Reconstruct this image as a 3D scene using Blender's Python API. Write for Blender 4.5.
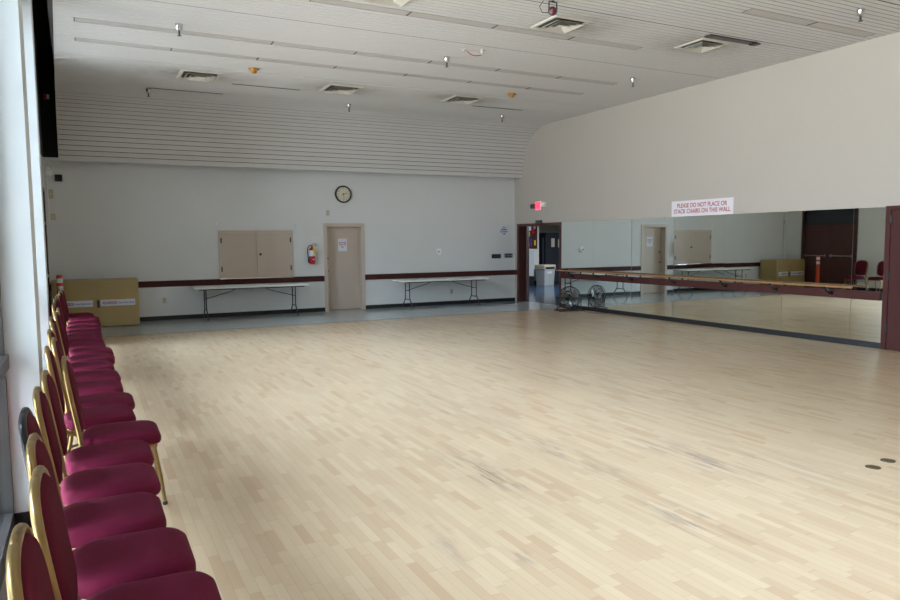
import bpy, math, random
from mathutils import Vector, Matrix
random.seed(7)
PI = math.pi
C = bpy.context.scene.collection
for o in list(bpy.data.objects): bpy.data.objects.remove(o)

# ------------------------------------------------------------------ room numbers (metres)
XR, YB = 10.76, 16.89            # right wall, back wall
XL = -0.70                       # solid left wall
HC = 4.70                        # underside of slatted ceiling
YREAR = -6.0
HROOF = 5.75

# ------------------------------------------------------------------ camera
cam_d = bpy.data.cameras.new('camera'); cam = bpy.data.objects.new('camera', cam_d); C.objects.link(cam)
yaw, pitch, roll = 0.4752006, 0.0830254, -0.0089902
cy, sy, cp, sp = math.cos(yaw), math.sin(yaw), math.cos(pitch), math.sin(pitch)
fw = Vector((sy*cp, cy*cp, -sp)); rt = Vector((cy, -sy, 0)); up = rt.cross(fw)
r2 = math.cos(roll)*rt + math.sin(roll)*up; u2 = -math.sin(roll)*rt + math.cos(roll)*up
M = Matrix((r2, u2, -fw)).transposed().to_4x4(); M.translation = (0, 0, 1.7)
cam.matrix_world = M
cam_d.sensor_width = 36; cam_d.lens = 705.54*36/900; cam_d.clip_start = 0.05; cam_d.clip_end = 300
bpy.context.scene.camera = cam

# ------------------------------------------------------------------ daylight
W = bpy.data.worlds.new('world'); bpy.context.scene.world = W; W.use_nodes = True
nt = W.node_tree; nt.nodes.clear()
out = nt.nodes.new('ShaderNodeOutputWorld'); bg = nt.nodes.new('ShaderNodeBackground')
tc = nt.nodes.new('ShaderNodeTexCoord'); sx = nt.nodes.new('ShaderNodeSeparateXYZ')
cr = nt.nodes.new('ShaderNodeValToRGB'); mp = nt.nodes.new('ShaderNodeMapRange')
mp.inputs['From Min'].default_value = -0.4; mp.inputs['From Max'].default_value = 0.8
nt.links.new(tc.outputs['Generated'], sx.inputs[0]); nt.links.new(sx.outputs['Z'], mp.inputs[0])
nt.links.new(mp.outputs[0], cr.inputs[0])
e = cr.color_ramp.elements
e[0].position = 0.30; e[0].color = (0.37, 0.385, 0.40, 1)      # sunlit paving outside
e[1].position = 0.36; e[1].color = (0.26, 0.30, 0.35, 1)      # low sky dimmed to steepen the daylight, as trees and buildings would
for p_, c_ in ((0.54, (0.28, 0.33, 0.38)), (0.70, (0.86, 1.05, 1.28)), (0.86, (1.45, 1.75, 2.15)), (1.0, (1.65, 2.05, 2.6))):
    e2 = cr.color_ramp.elements.new(p_); e2.color = (*c_, 1)
nt.links.new(cr.outputs[0], bg.inputs[0]); nt.links.new(bg.outputs[0], out.inputs[0])
bg.inputs[1].default_value = 10.0

def portal(name, loc, sx_, sy_, rot):
    l = bpy.data.lights.new(name, 'AREA'); l.shape = 'RECTANGLE'; l.size = sx_; l.size_y = sy_
    l.cycles.is_portal = True
    o = bpy.data.objects.new(name, l); C.objects.link(o); o.location = loc; o.rotation_euler = rot
    return o
# windows in the left wall: light comes in through these openings (z 0.1 to 4.5)
portal('window_light', (-0.80, -0.5, 2.31), 4.4, 10.6, (0, -PI/2, 0))
portal('window_light', (-0.80, 7.5, 2.31), 4.4, 4.6, (0, -PI/2, 0))
portal('window_light', (-0.80, 11.7, 2.31), 4.4, 3.0, (0, -PI/2, 0))

vs = bpy.context.scene.view_settings
vs.view_transform = 'Standard'; vs.look = 'None'; vs.gamma = 1; vs.use_curve_mapping = False
vs.exposure = 1.43

# ------------------------------------------------------------------ materials
def lin(c):
    return tuple((x/12.92 if x <= 0.04045 else ((x+0.055)/1.055)**2.4) for x in (v/255 for v in c))
def mat(name, col, rough=0.6, metal=0.0, var=0.06, scale=6.0, bump=0.0, bscale=80, spec=0.5, coat=0, emis=None, estr=0):
    m = bpy.data.materials.new(name); m.use_nodes = True; n = m.node_tree.nodes; l = m.node_tree.links
    b = n['Principled BSDF']; c = lin(col)
    t = n.new('ShaderNodeTexCoord')
    nz = n.new('ShaderNodeTexNoise'); nz.inputs['Scale'].default_value = scale; nz.inputs['Detail'].default_value = 4
    l.new(t.outputs['Object'], nz.inputs['Vector'])
    mx = n.new('ShaderNodeMix'); mx.data_type = 'RGBA'
    mx.inputs[6].default_value = (*[x*(1-var) for x in c], 1); mx.inputs[7].default_value = (*[min(1, x*(1+var)) for x in c], 1)
    l.new(nz.outputs['Fac'], mx.inputs[0]); l.new(mx.outputs[2], b.inputs['Base Color'])
    b.inputs['Roughness'].default_value = rough; b.inputs['Metallic'].default_value = metal
    b.inputs['Specular IOR Level'].default_value = spec; b.inputs['Coat Weight'].default_value = coat
    if bump:
        n2 = n.new('ShaderNodeTexNoise'); n2.inputs['Scale'].default_value = bscale; n2.inputs['Detail'].default_value = 3
        l.new(t.outputs['Object'], n2.inputs['Vector'])
        bp = n.new('ShaderNodeBump'); bp.inputs['Strength'].default_value = bump; bp.inputs['Distance'].default_value = 0.004
        l.new(n2.outputs['Fac'], bp.inputs['Height']); l.new(bp.outputs[0], b.inputs['Normal'])
    if emis:
        b.inputs['Emission Color'].default_value = (*lin(emis), 1); b.inputs['Emission Strength'].default_value = estr
    return m
M = dict(
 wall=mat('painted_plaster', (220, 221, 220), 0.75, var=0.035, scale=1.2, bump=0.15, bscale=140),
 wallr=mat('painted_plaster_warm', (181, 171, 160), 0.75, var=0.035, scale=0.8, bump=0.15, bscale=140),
 pier=mat('pier_paint', (205, 208, 208), 0.6, var=0.02, bump=0.1),
 plenum=mat('plenum_paint_and_shade', (30, 29, 28), 0.9),  # deck paint, near-black so it also stands in for shade
 slat=mat('ceiling_slat_enamel', (206, 203, 200), 0.55, var=0.03, scale=2),
 reveal=mat('slat_reveal_felt', (58, 54, 50), 0.9),
 black=mat('black_rubber', (22, 23, 26), 0.45),
 blackm=mat('black_metal', (20, 20, 22), 0.4, spec=0.5),
 maroon=mat('maroon_paint', (74, 38, 36), 0.6, spec=0.2, var=0.12, scale=9),
 maroond=mat('dark_maroon_paint', (78, 42, 40), 0.4, var=0.12, scale=5),
 beige=mat('taupe_door_paint', (196, 180, 166), 0.45, var=0.03),
 beigef=mat('taupe_frame_paint', (200, 185, 170), 0.4, var=0.03),
 tan=mat('tan_cabinet_enamel', (176, 152, 100), 0.45, var=0.05, scale=3),
 fabric=mat('burgundy_fabric', (100, 20, 47), 0.9, var=0.16, scale=14, bump=0.35, bscale=500, spec=0.2),
 fabricd=mat('burgundy_back_fabric', (92, 17, 38), 0.9, var=0.16, scale=14, bump=0.35, bscale=500, spec=0.2),
 gold=mat('gold_frame_metal', (150, 122, 78), 0.32, metal=0.85, var=0.08, scale=20),
 chrome=mat('chrome', (205, 205, 208), 0.15, metal=1.0, var=0.02),
 steel=mat('grey_tube_steel', (70, 70, 74), 0.4, metal=0.4),
 tabletop=mat('table_plastic', (232, 232, 228), 0.5, var=0.05, bump=0.1),
 wood=mat('barre_wood', (150, 110, 72), 0.4, var=0.2, scale=12),
 white=mat('white_plastic', (240, 240, 238), 0.5, var=0.02),
 ivory=mat('ivory_plastic', (192, 184, 164), 0.5, var=0.02),
 paper=mat('white_paper', (222, 226, 236), 0.8, var=0.01),
 banner=mat('pale_banner_paper', (226, 218, 222), 0.8, var=0.02),
 ink=mat('red_ink', (165, 26, 46), 0.8),
 blueink=mat('blue_ink', (60, 62, 120), 0.8),
 red=mat('red_enamel', (178, 20, 26), 0.3),
 yellow=mat('yellow_tag', (224, 196, 40), 0.6),
 orange=mat('orange_plastic', (214, 72, 34), 0.45),
 cream=mat('clock_face', (214, 208, 184), 0.5, var=0.01),
 exitred=mat('exit_sign_lit', (230, 30, 50), 0.4, emis=(255, 70, 90), estr=0.9),
 exitlet=mat('exit_letters_lit', (255, 40, 60), 0.4, emis=(255, 20, 50), estr=1.6),
 diffuser=mat('unlit_diffuser', (180, 174, 169), 0.4, var=0.04),
 grey=mat('grey_plastic', (158, 164, 168), 0.5, var=0.04),
 mullion=mat('window_frame_metal', (78, 74, 72), 0.45, metal=0.3),
 machine=mat('dark_machine_enamel', (40, 44, 52), 0.4),
 vent=mat('vent_enamel', (196, 190, 178), 0.5, var=0.08),
 brass=mat('floor_plate_brass', (96, 82, 56), 0.45, metal=0.5),
 amber=mat('amber_cap', (170, 118, 48), 0.6),
 hallwall=mat('hall_wall_paint', (198, 200, 198), 0.7, var=0.03),
 olive=mat('hall_olive_paint', (150, 148, 132), 0.7, var=0.03),
 blade=mat('fan_blade_aluminium', (150, 150, 152), 0.35, metal=0.9),
 lens=mat('red_lens', (84, 8, 14), 0.3, coat=0.2),
)
def new_nodes(name):
    m = bpy.data.materials.new(name); m.use_nodes = True
    return m, m.node_tree.nodes, m.node_tree.links, m.node_tree.nodes['Principled BSDF']
# mirror silvering
m, n, l, b = new_nodes('mirror_silver'); b.inputs['Base Color'].default_value = (0.90, 0.96, 0.94, 1)
b.inputs['Metallic'].default_value = 1; b.inputs['Roughness'].default_value = 0.015; M['mirror'] = m
# dust smudges on the slats beside the air vents
def smudge(mm, spots):
    n = mm.node_tree.nodes; l = mm.node_tree.links; b = n['Principled BSDF']
    def mn(op, a, b_=None):
        x = n.new('ShaderNodeMath'); x.operation = op
        for i, v in enumerate((a, b_)):
            if v is None: continue
            if isinstance(v, (int, float)): x.inputs[i].default_value = v
            else: l.new(v, x.inputs[i])
        return x.outputs[0]
    t = n.new('ShaderNodeTexCoord'); sp = n.new('ShaderNodeSeparateXYZ'); l.new(t.outputs['Object'], sp.inputs[0])
    nz = n.new('ShaderNodeTexNoise'); nz.inputs['Scale'].default_value = 5; l.new(t.outputs['Object'], nz.inputs['Vector'])
    acc = None
    for (cx, cy_, rx, ry) in spots:
        a = mn('POWER', mn('DIVIDE', mn('SUBTRACT', sp.outputs[0], cx), rx), 2.0); c = mn('POWER', mn('DIVIDE', mn('SUBTRACT', sp.outputs[1], cy_), ry), 2.0)
        g = mn('EXPONENT', mn('MULTIPLY', mn('ADD', a, c), -1.0)); acc = g if acc is None else mn('MAXIMUM', acc, g)
    f = mn('MULTIPLY', mn('MULTIPLY', acc, nz.outputs[0]), 1.1)
    old = b.inputs['Base Color'].links[0].from_socket
    mx = n.new('ShaderNodeMix'); mx.data_type = 'RGBA'; l.new(f, mx.inputs[0]); l.new(old, mx.inputs[6]); mx.inputs[7].default_value = (*lin((96, 80, 66)), 1)
    l.new(mx.outputs[2], b.inputs['Base Color'])
smudge(M['slat'], [(1.95, 13.52, 0.85, 0.42), (4.6, 13.52, 0.75, 0.40), (7.25, 13.43, 0.75, 0.4), (6.3, 8.26, 0.5, 0.5), (8.64, 8.18, 0.65, 0.45)])
# window glass
m, n, l, b = new_nodes('window_glass'); n.remove(b)
tr = n.new('ShaderNodeBsdfTransparent'); tr.inputs[0].default_value = (0.92, 0.95, 0.95, 1)
gl = n.new('ShaderNodeBsdfGlossy'); gl.inputs['Roughness'].default_value = 0.02
fr = n.new('ShaderNodeFresnel'); fr.inputs[0].default_value = 1.45; ms = n.new('ShaderNodeMixShader')
l.new(fr.outputs[0], ms.inputs[0]); l.new(tr.outputs[0], ms.inputs[1]); l.new(gl.outputs[0], ms.inputs[2])
l.new(ms.outputs[0], n['Material Output'].inputs[0]); M['glass'] = m

# maple strip floor
def math_n(n, l, op, a, b=None, c=None):
    x = n.new('ShaderNodeMath'); x.operation = op
    for i, v in enumerate((a, b, c)):
        if v is None: continue
        if isinstance(v, (int, float)): x.inputs[i].default_value = v
        else: l.new(v, x.inputs[i])
    return x.outputs[0]
def mixc(n, l, fac, a, b, mode='MIX'):
    x = n.new('ShaderNodeMix'); x.data_type = 'RGBA'; x.blend_type = mode
    for i, v in ((0, fac), (6, a), (7, b)):
        if isinstance(v, (int, float)): x.inputs[i].default_value = v
        elif isinstance(v, tuple): x.inputs[i].default_value = v
        else: l.new(v, x.inputs[i])
    return x.outputs[2]
m, n, l, b = new_nodes('maple_strip_floor')
tc = n.new('ShaderNodeTexCoord'); sp_ = n.new('ShaderNodeSeparateXYZ'); l.new(tc.outputs['Object'], sp_.inputs[0])
X, Y = sp_.outputs[0], sp_.outputs[1]
rowf = math_n(n, l, 'DIVIDE', X, 0.0572); row = math_n(n, l, 'FLOOR', rowf)
wn = n.new('ShaderNodeTexWhiteNoise'); wn.noise_dimensions = '1D'; l.new(row, wn.inputs['W'])
wl = n.new('ShaderNodeTexWhiteNoise'); wl.noise_dimensions = '1D'; l.new(math_n(n, l, 'ADD', row, 71.3), wl.inputs['W'])
leng = math_n(n, l, 'MULTIPLY_ADD', wl.outputs[0], 0.5, 0.45)
yy = math_n(n, l, 'ADD', math_n(n, l, 'DIVIDE', Y, leng), math_n(n, l, 'MULTIPLY', wn.outputs[0], 37.0))
# two boards of unequal length per period
fr_ = math_n(n, l, 'FRACT', yy); fl = math_n(n, l, 'FLOOR', yy)
half = math_n(n, l, 'GREATER_THAN', fr_, 0.62)
idx = math_n(n, l, 'ADD', fl, math_n(n, l, 'MULTIPLY', half, 0.5))
cv = n.new('ShaderNodeCombineXYZ'); l.new(row, cv.inputs[0]); l.new(idx, cv.inputs[1])
wb = n.new('ShaderNodeTexWhiteNoise'); wb.noise_dimensions = '3D'; l.new(cv.outputs[0], wb.inputs['Vector'])
ramp = n.new('ShaderNodeValToRGB'); l.new(wb.outputs['Value'], ramp.inputs[0]); el = ramp.color_ramp.elements
el[0].position = 0; el[0].color = (*lin((185, 152, 121)), 1); el[1].position = 1; el[1].color = (*lin((205, 180, 150)), 1)
for p, c in ((0.08, (190, 161, 130)), (0.3, (196, 169, 139)), (0.6, (199, 173, 142)), (0.88, (202, 176, 145))):
    q = el.new(p); q.color = (*lin(c), 1)
mpn = n.new('ShaderNodeMapping'); mpn.inputs['Scale'].default_value = (60, 2.2, 1); l.new(tc.outputs['Object'], mpn.inputs[0])
gr = n.new('ShaderNodeTexNoise'); gr.inputs['Scale'].default_value = 1.0; gr.inputs['Detail'].default_value = 6; l.new(mpn.outputs[0], gr.inputs['Vector'])
c1 = mixc(n, l, math_n(n, l, 'MULTIPLY', gr.outputs[0], 0.30), ramp.outputs[0], (*lin((176, 146, 112)), 1))
big = n.new('ShaderNodeTexNoise'); big.inputs['Scale'].default_value = 0.9; big.inputs['Detail'].default_value = 3; l.new(tc.outputs['Object'], big.inputs['Vector'])
c1 = mixc(n, l, math_n(n, l, 'MULTIPLY', big.outputs[0], 0.35), c1, (*lin((206, 180, 147)), 1))
# seams
fx = math_n(n, l, 'FRACT', rowf); dx = math_n(n, l, 'MINIMUM', fx, math_n(n, l, 'SUBTRACT', 1.0, fx))
seam = math_n(n, l, 'LESS_THAN', dx, 0.016)
ey = math_n(n, l, 'MINIMUM', fr_, math_n(n, l, 'ABSOLUTE', math_n(n, l, 'SUBTRACT', fr_, 0.62)))
seam2 = math_n(n, l, 'LESS_THAN', ey, 0.0022)
sm = math_n(n, l, 'MULTIPLY', math_n(n, l, 'MAXIMUM', seam, seam2), 0.35)
c1 = mixc(n, l, sm, c1, (*lin((120, 92, 66)), 1))
# grey scuffed wear marks with their own places on the boards
mps = n.new('ShaderNodeMapping'); mps.inputs['Scale'].default_value = (17, 1.7, 1); l.new(tc.outputs['Object'], mps.inputs[0])
sn = n.new('ShaderNodeTexNoise'); sn.inputs['Scale'].default_value = 1.0; sn.inputs['Detail'].default_value = 8; sn.inputs['Roughness'].default_value = 0.65; l.new(mps.outputs[0], sn.inputs['Vector'])
mask = None
for (cx, cyy, rx, ry, s) in ((2.53, 4.42, 0.13, 0.5, 1.0), (3.32, 4.5, 0.13, 0.7, 0.9), (4.15, 3.9, 0.2, 0.85, 0.75), (3.16, 3.0, 0.13, 0.4, 0.8), (3.28, 3.04, 0.04, 0.08, 1.3), (3.41, 3.99, 0.03, 0.07, 1.3), (2.6, 4.05, 0.05, 0.1, 1.2),
                         (2.02, 3.08, 0.05, 0.1, 0.8), (1.76, 3.5, 0.12, 0.5, 0.4), (4.6, 3.6, 0.3, 0.8, 0.3), (5.3, 6.2, 0.35, 1.4, 0.3), (3.3, 6.6, 0.35, 1.4, 0.2)):
    a = math_n(n, l, 'POWER', math_n(n, l, 'DIVIDE', math_n(n, l, 'SUBTRACT', X, cx), rx), 2.0)
    bb = math_n(n, l, 'POWER', math_n(n, l, 'DIVIDE', math_n(n, l, 'SUBTRACT', Y, cyy), ry), 2.0)
    g = math_n(n, l, 'MULTIPLY', math_n(n, l, 'EXPONENT', math_n(n, l, 'MULTIPLY', math_n(n, l, 'ADD', a, bb), -1.0)), s)
    mask = g if mask is None else math_n(n, l, 'MAXIMUM', mask, g)
st = n.new('ShaderNodeMapRange'); st.inputs['From Min'].default_value = 0.47; st.inputs['From Max'].default_value = 0.66; l.new(sn.outputs[0], st.inputs[0])
smk = math_n(n, l, 'MULTIPLY', math_n(n, l, 'MULTIPLY', st.outputs[0], mask), 0.95)
c1 = mixc(n, l, smk, c1, (*lin((112, 100, 102)), 1))
l.new(c1, b.inputs['Base Color'])
rn = math_n(n, l, 'MULTIPLY_ADD', big.outputs[0], 0.10, 0.17); l.new(rn, b.inputs['Roughness'])
b.inputs['Specular IOR Level'].default_value = 0.38
bp = n.new('ShaderNodeBump'); bp.inputs['Strength'].default_value = 0.04; bp.inputs['Distance'].default_value = 0.003
l.new(wb.outputs['Value'], bp.inputs['Height']); l.new(bp.outputs[0], b.inputs['Normal'])
M['maple'] = m
def vinyl(name, ca, cb, rough):
    m, n, l, b = new_nodes(name)
    tc = n.new('ShaderNodeTexCoord'); br = n.new('ShaderNodeTexBrick'); br.offset = 0
    br.inputs['Scale'].default_value = 1; br.inputs['Brick Width'].default_value = 0.305; br.inputs['Row Height'].default_value = 0.305
    br.inputs['Mortar Size'].default_value = 0.0015; br.inputs['Color1'].default_value = (*lin(ca), 1); br.inputs['Color2'].default_value = (*lin(cb), 1)
    br.inputs['Mortar'].default_value = (*[x*0.7 for x in lin(ca)], 1); l.new(tc.outputs['Object'], br.inputs['Vector'])
    l.new(br.outputs[0], b.inputs['Base Color']); b.inputs['Roughness'].default_value = rough
    return m
M['vinyl'] = vinyl('grey_vinyl_tile', (176, 181, 182), (181, 186, 187), 0.12)
M['bluevinyl'] = vinyl('blue_vinyl_tile', (40, 60, 86), (46, 67, 95), 0.12)

# ------------------------------------------------------------------ mesh builder
class MB:
    def __init__(s): s.v = []; s.f = []; s.mi = []; s.cur = 0; s.sm = []; s.smooth = False
    def add(s, vs, fs):
        k = len(s.v); s.v += [tuple(v) for v in vs]
        for f in fs: s.f.append([i+k for i in f]); s.mi.append(s.cur); s.sm.append(s.smooth)
        return s
    def box(s, x0, x1, y0, y1, z0, z1, bev=0.0):
        if bev <= 0:
            return s.add([(x, y, z) for z in (z0, z1) for y in (y0, y1) for x in (x0, x1)],
                  [(0, 2, 3, 1), (4, 5, 7, 6), (0, 1, 5, 4), (2, 6, 7, 3), (0, 4, 6, 2), (1, 3, 7, 5)])
        b = min(bev, (x1-x0)/2.01, (y1-y0)/2.01, (z1-z0)/2.01)
        cx, cy_, cz = (x0+x1)/2, (y0+y1)/2, (z0+z1)/2; hx, hy, hz = (x1-x0)/2, (y1-y0)/2, (z1-z0)/2
        vs = []; ix = {}
        for sx_ in (-1, 1):
            for sy_ in (-1, 1):
                for sz_ in (-1, 1):
                    for ax in range(3):
                        h = [hx-b, hy-b, hz-b]; h[ax] += b
                        ix[(sx_, sy_, sz_, ax)] = len(vs); vs.append((cx+sx_*h[0], cy_+sy_*h[1], cz+sz_*h[2]))
        fs = []
        for ax in range(3):
            for sg in (-1, 1):
                o = [a for a in range(3) if a != ax]; q = []
                for (p, r) in ((-1, -1), (1, -1), (1, 1), (-1, 1)):
                    k = [0, 0, 0]; k[ax] = sg; k[o[0]] = p; k[o[1]] = r; q.append(ix[(*k, ax)])
                fs.append(q)
        for ax in range(3):     # edges along ax
            o = [a for a in range(3) if a != ax]
            for p in (-1, 1):
                for r in (-1, 1):
                    def g(t, face):
                        k = [0, 0, 0]; k[ax] = t; k[o[0]] = p; k[o[1]] = r; return ix[(*k, face)]
                    fs.append([g(-1, o[0]), g(1, o[0]), g(1, o[1]), g(-1, o[1])])
        for sx_ in (-1, 1):
            for sy_ in (-1, 1):
                for sz_ in (-1, 1): fs.append([ix[(sx_, sy_, sz_, a)] for a in range(3)])
        return s.add(vs, fs)
    def tube(s, pts, r, seg=8, cap=True, sq=None):
        pts = [Vector(p) for p in pts]; n = len(pts); rings = []; prev = None
        rr = r if isinstance(r, (list, tuple)) else [r]*n
        for i, p in enumerate(pts):
            d = (pts[min(i+1, n-1)]-pts[max(i-1, 0)]).normalized()
            if prev is None:
                a = Vector((0, 0, 1)) if abs(d.z) < 0.9 else Vector((0, 1, 0)); u = (a - d*a.dot(d)).normalized()
            else: u = (prev - d*prev.dot(d)).normalized()
            prev = u; w = d.cross(u)
            rings.append([p + (u*math.cos(2*PI*k/seg) + w*math.sin(2*PI*k/seg))*rr[i] for k in range(seg)])
        vs = [v for r_ in rings for v in r_]; fs = []
        for i in range(n-1):
            for k in range(seg):
                a = i*seg+k; b_ = i*seg+(k+1) % seg; fs.append([a, b_, b_+seg, a+seg])
        if cap: fs.append(list(range(seg))[::-1]); fs.append([(n-1)*seg+k for k in range(seg)])
        return s.add(vs, fs)
    def lathe(s, prof, axis='z', o=(0, 0, 0), seg=24, caps=True):
        vs = []; fs = []
        for (r, h) in prof:
            for k in range(seg):
                c, q = r*math.cos(2*PI*k/seg), r*math.sin(2*PI*k/seg)
                p = {'z': (c, q, h), 'y': (c, h, q), 'x': (h, c, q)}[axis]; vs.append((p[0]+o[0], p[1]+o[1], p[2]+o[2]))
        for i in range(len(prof)-1):
            for k in range(seg):
                a = i*seg+k; b_ = i*seg+(k+1) % seg; fs.append([a, b_, b_+seg, a+seg])
        if caps:
            fs.append(list(range(seg))); fs.append([(len(prof)-1)*seg+k for k in range(seg)])
        return s.add(vs, fs)
    def stack(s, loops):       # closed loops of equal length, capped
        n = len(loops[0]); vs = [p for lp in loops for p in lp]; fs = []
        for i in range(len(loops)-1):
            for k in range(n): a = i*n+k; b_ = i*n+(k+1) % n; fs.append([a, b_, b_+n, a+n])
        fs.append(list(range(n))[::-1]); fs.append([(len(loops)-1)*n+k for k in range(n)])
        return s.add(vs, fs)
    def build(s, name, mats, parent=None, label=None, smooth=None, recalc=True):
        me = bpy.data.meshes.new(name); me.from_pydata(s.v, [], s.f)
        if not isinstance(mats, (list, tuple)): mats = [mats]
        for m_ in mats: me.materials.append(m_)
        me.polygons.foreach_set('material_index', s.mi); me.update()
        if recalc:
            import bmesh
            bm = bmesh.new(); bm.from_mesh(me); bmesh.ops.recalc_face_normals(bm, faces=bm.faces); bm.to_mesh(me); bm.free()
        if smooth or any(s.sm):
            me.polygons.foreach_set('use_smooth', [True]*len(me.polygons) if smooth else s.sm)
            if smooth and smooth is not True: me.set_sharp_from_angle(angle=math.radians(smooth))
        o = bpy.data.objects.new(name, me); C.objects.link(o)
        if parent: o.parent = parent
        if label: o['label'] = label
        return o
def tag(o, label, cat, group=None, kind=None):
    if label: o['label'] = label
    if cat: o['category'] = cat
    if group: o['group'] = group
    if kind: o['kind'] = kind
    return o
def thing(name, label, cat, loc=(0, 0, 0), rz=0, group=None):
    o = bpy.data.objects.new(name, None); C.objects.link(o); o.empty_display_size = 0.1
    o.location = loc; o.rotation_euler = (0, 0, rz); return tag(o, label, cat, group)
def struct(name, mb, m_, **k):
    o = mb.build(name, m_, **k); o['kind'] = 'structure'; return o
def dup(root, loc, rz, label, group=None, pm=None):
    r = root.copy(); C.objects.link(r); r.location = loc; r.rotation_euler = (0, 0, rz); r['label'] = label
    if group: r['group'] = group
    for ch in [c for c in bpy.data.objects if c.parent == root]:
        c = ch.copy(); C.objects.link(c); c.parent = r
        for g in [q for q in bpy.data.objects if q.parent == ch]:
            d = g.copy(); C.objects.link(d); d.parent = c
    return r
def text(name, s, size, m_, parent, loc, rot, xs=1.0, bold=0.0, align='CENTER', spacing=1.0, line=1.0):
    cu = bpy.data.curves.new(name, 'FONT'); cu.body = s; cu.size = size; cu.align_x = align; cu.align_y = 'CENTER'
    cu.extrude = 0.0006; cu.offset = bold; cu.space_character = spacing; cu.space_line = line
    t = bpy.data.objects.new(name, cu); C.objects.link(t); bpy.context.view_layer.update()
    me = bpy.data.meshes.new_from_object(t.evaluated_get(bpy.context.evaluated_depsgraph_get()))
    bpy.data.objects.remove(t); bpy.data.curves.remove(cu)
    me.materials.clear(); me.materials.append(m_)
    for v in me.vertices: v.co.x *= xs
    o = bpy.data.objects.new(name, me); C.objects.link(o); o.location = loc; o.rotation_euler = rot
    if parent: o.parent = parent
    return o
ROT_BACK = (PI/2, 0, 0)          # lettering facing -Y
ROT_RIGHT = (PI/2, 0, -PI/2)     # lettering facing -X

# ================================================================== STRUCTURE
XW = -0.28; YL = 14.38           # edges of the maple field
struct('floor', MB().add([(XW, YREAR, 0), (XR+0.2, YREAR, 0), (XR+0.2, YL, 0), (XW, YL, 0)], [(0, 1, 2, 3)]), M['maple'], recalc=False)
struct('floor_vinyl', MB().add([(XW, YL, 0), (XR+0.2, YL, 0), (XR+0.2, YB+0.35, 0), (XL-0.25, YB+0.35, 0), (XL-0.25, YREAR, 0), (XW, YREAR, 0)], [(0, 1, 2, 3), (0, 3, 4, 5)]), M['vinyl'], recalc=False)
struct('trim_1', MB().box(XW, XR, YL-0.012, YL+0.012, 0, 0.003), M['mullion'])
struct('trim_2', MB().box(XW-0.012, XW+0.012, YREAR, YL, 0, 0.003), M['mullion'])
# back wall with door opening
DX0, DX1, DZ = 5.265, 6.215, 2.115
wb_ = MB()
for a in ((XL, DX0, 0, HROOF), (DX1, XR, 0, HROOF), (DX0, DX1, DZ, HROOF)): wb_.box(a[0], a[1], YB, YB+0.28, a[2], a[3])
struct('wall_back', wb_, M['wall'])
# right wall with double doorway
RY0, RY1, RZ = 14.76, 16.66, 2.10
wr = MB()
wr.box(XR, XR+0.2, YB+0.2, 25.4, 0, 3.1)
for y0, y1, z0, z1 in ((YREAR, 5.45, 0, HROOF), (6.43, RY0, 0, HROOF), (5.45, 6.43, 2.14, HROOF), (RY1, YB+0.2, 0, HROOF), (RY0, RY1, RZ, HROOF)):
    wr.box(XR, XR+0.2, y0, y1, z0, z1)
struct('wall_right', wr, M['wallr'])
# left wall: solid at the back, windows in front
DY0, DY1, DLZ = 14.36, 16.24, 2.75
wl_ = MB()
wl_.box(XL-0.2, XL, 13.2, DY0, 0, HROOF); wl_.box(XL-0.2, XL, DY1, YB+0.2, 0, HROOF); wl_.box(XL-0.2, XL, DY0, DY1, DLZ, HROOF)
wl_.box(XL-0.2, XL, YREAR, 13.2, 4.6, HROOF); wl_.box(-0.9, -0.54, 4.85, 5.2, 0, 4.6); wl_.box(-0.9, XL, 9.85, 10.2, 0, 4.6)
struct('wall_left', wl_, M['wall'])
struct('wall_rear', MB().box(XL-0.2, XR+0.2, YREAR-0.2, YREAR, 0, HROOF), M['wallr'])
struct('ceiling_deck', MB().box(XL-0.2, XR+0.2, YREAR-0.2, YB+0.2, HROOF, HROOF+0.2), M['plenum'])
struct('plenum_shade_board', MB().box(XL, XR, YB-0.03, YB-0.001, 3.50, HROOF).box(XL, XL+0.02, 13.2, YB-0.03, 3.5, HROOF), M['plenum'])  # added boards; their near-black colour stands in for shade in the enclosed gap
# piers
struct('trim_3', MB().box(-0.55, -0.28, 4.85, 5.2, 0.1, 5.6), M['pier'])
struct('trim_4', MB().box(XL, -0.44, 9.85, 10.2, 0.1, 5.6), M['pier'])
struct('baseboard_left', MB().box(-0.55, -0.268, 4.838, 5.21, 0, 0.1).box(XL, -0.43, 9.84, 10.21, 0, 0.1).box(XL, XL+0.012, 13.2, DY0-0.06, 0, 0.1), M['black'])
# windows: low metal panel, frame, glass
k = 1
for y0, y1, xp in ((YREAR, 4.85, -0.45), (5.2, 9.85, -0.69), (10.2, 13.2, -0.69)):  # third window is unseen, added for the light on back wall and cove
    fr_m = MB(); nb = max(1, round((y1-y0)/1.5)); xq = xp-0.08
    fr_m.box(xq, xp+0.02, y0, y1, 0.98, 1.06); fr_m.box(xq, xp, y0, y1, 4.5, 4.62)
    fr_m.box(xq, xp, y0, y1, 0, 0.12)
    for i in range(nb+1):
        y = y0+(y1-y0)*i/nb; fr_m.box(xq, xp, max(y0, y-0.04), min(y1, y+0.04), 0.12, 4.5)
    w = struct('window_%d' % k, fr_m, M['mullion'])
    MB().box(xp-0.05, xp-0.042, y0+0.02, y1-0.02, 1.06, 4.5).build('pane', M['glass'], w)
    MB().box(xp-0.05, xp-0.042, y0+0.02, y1-0.02, 0.12, 0.98).build('pane', M['glass'], w)
    MB().box(-0.9, xq, y0, y1, 4.5, 4.62).box(-0.9, xq, y0, y1, -0.02, 0.1).build('sill_block', M['pier'], w)
    k += 1
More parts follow.
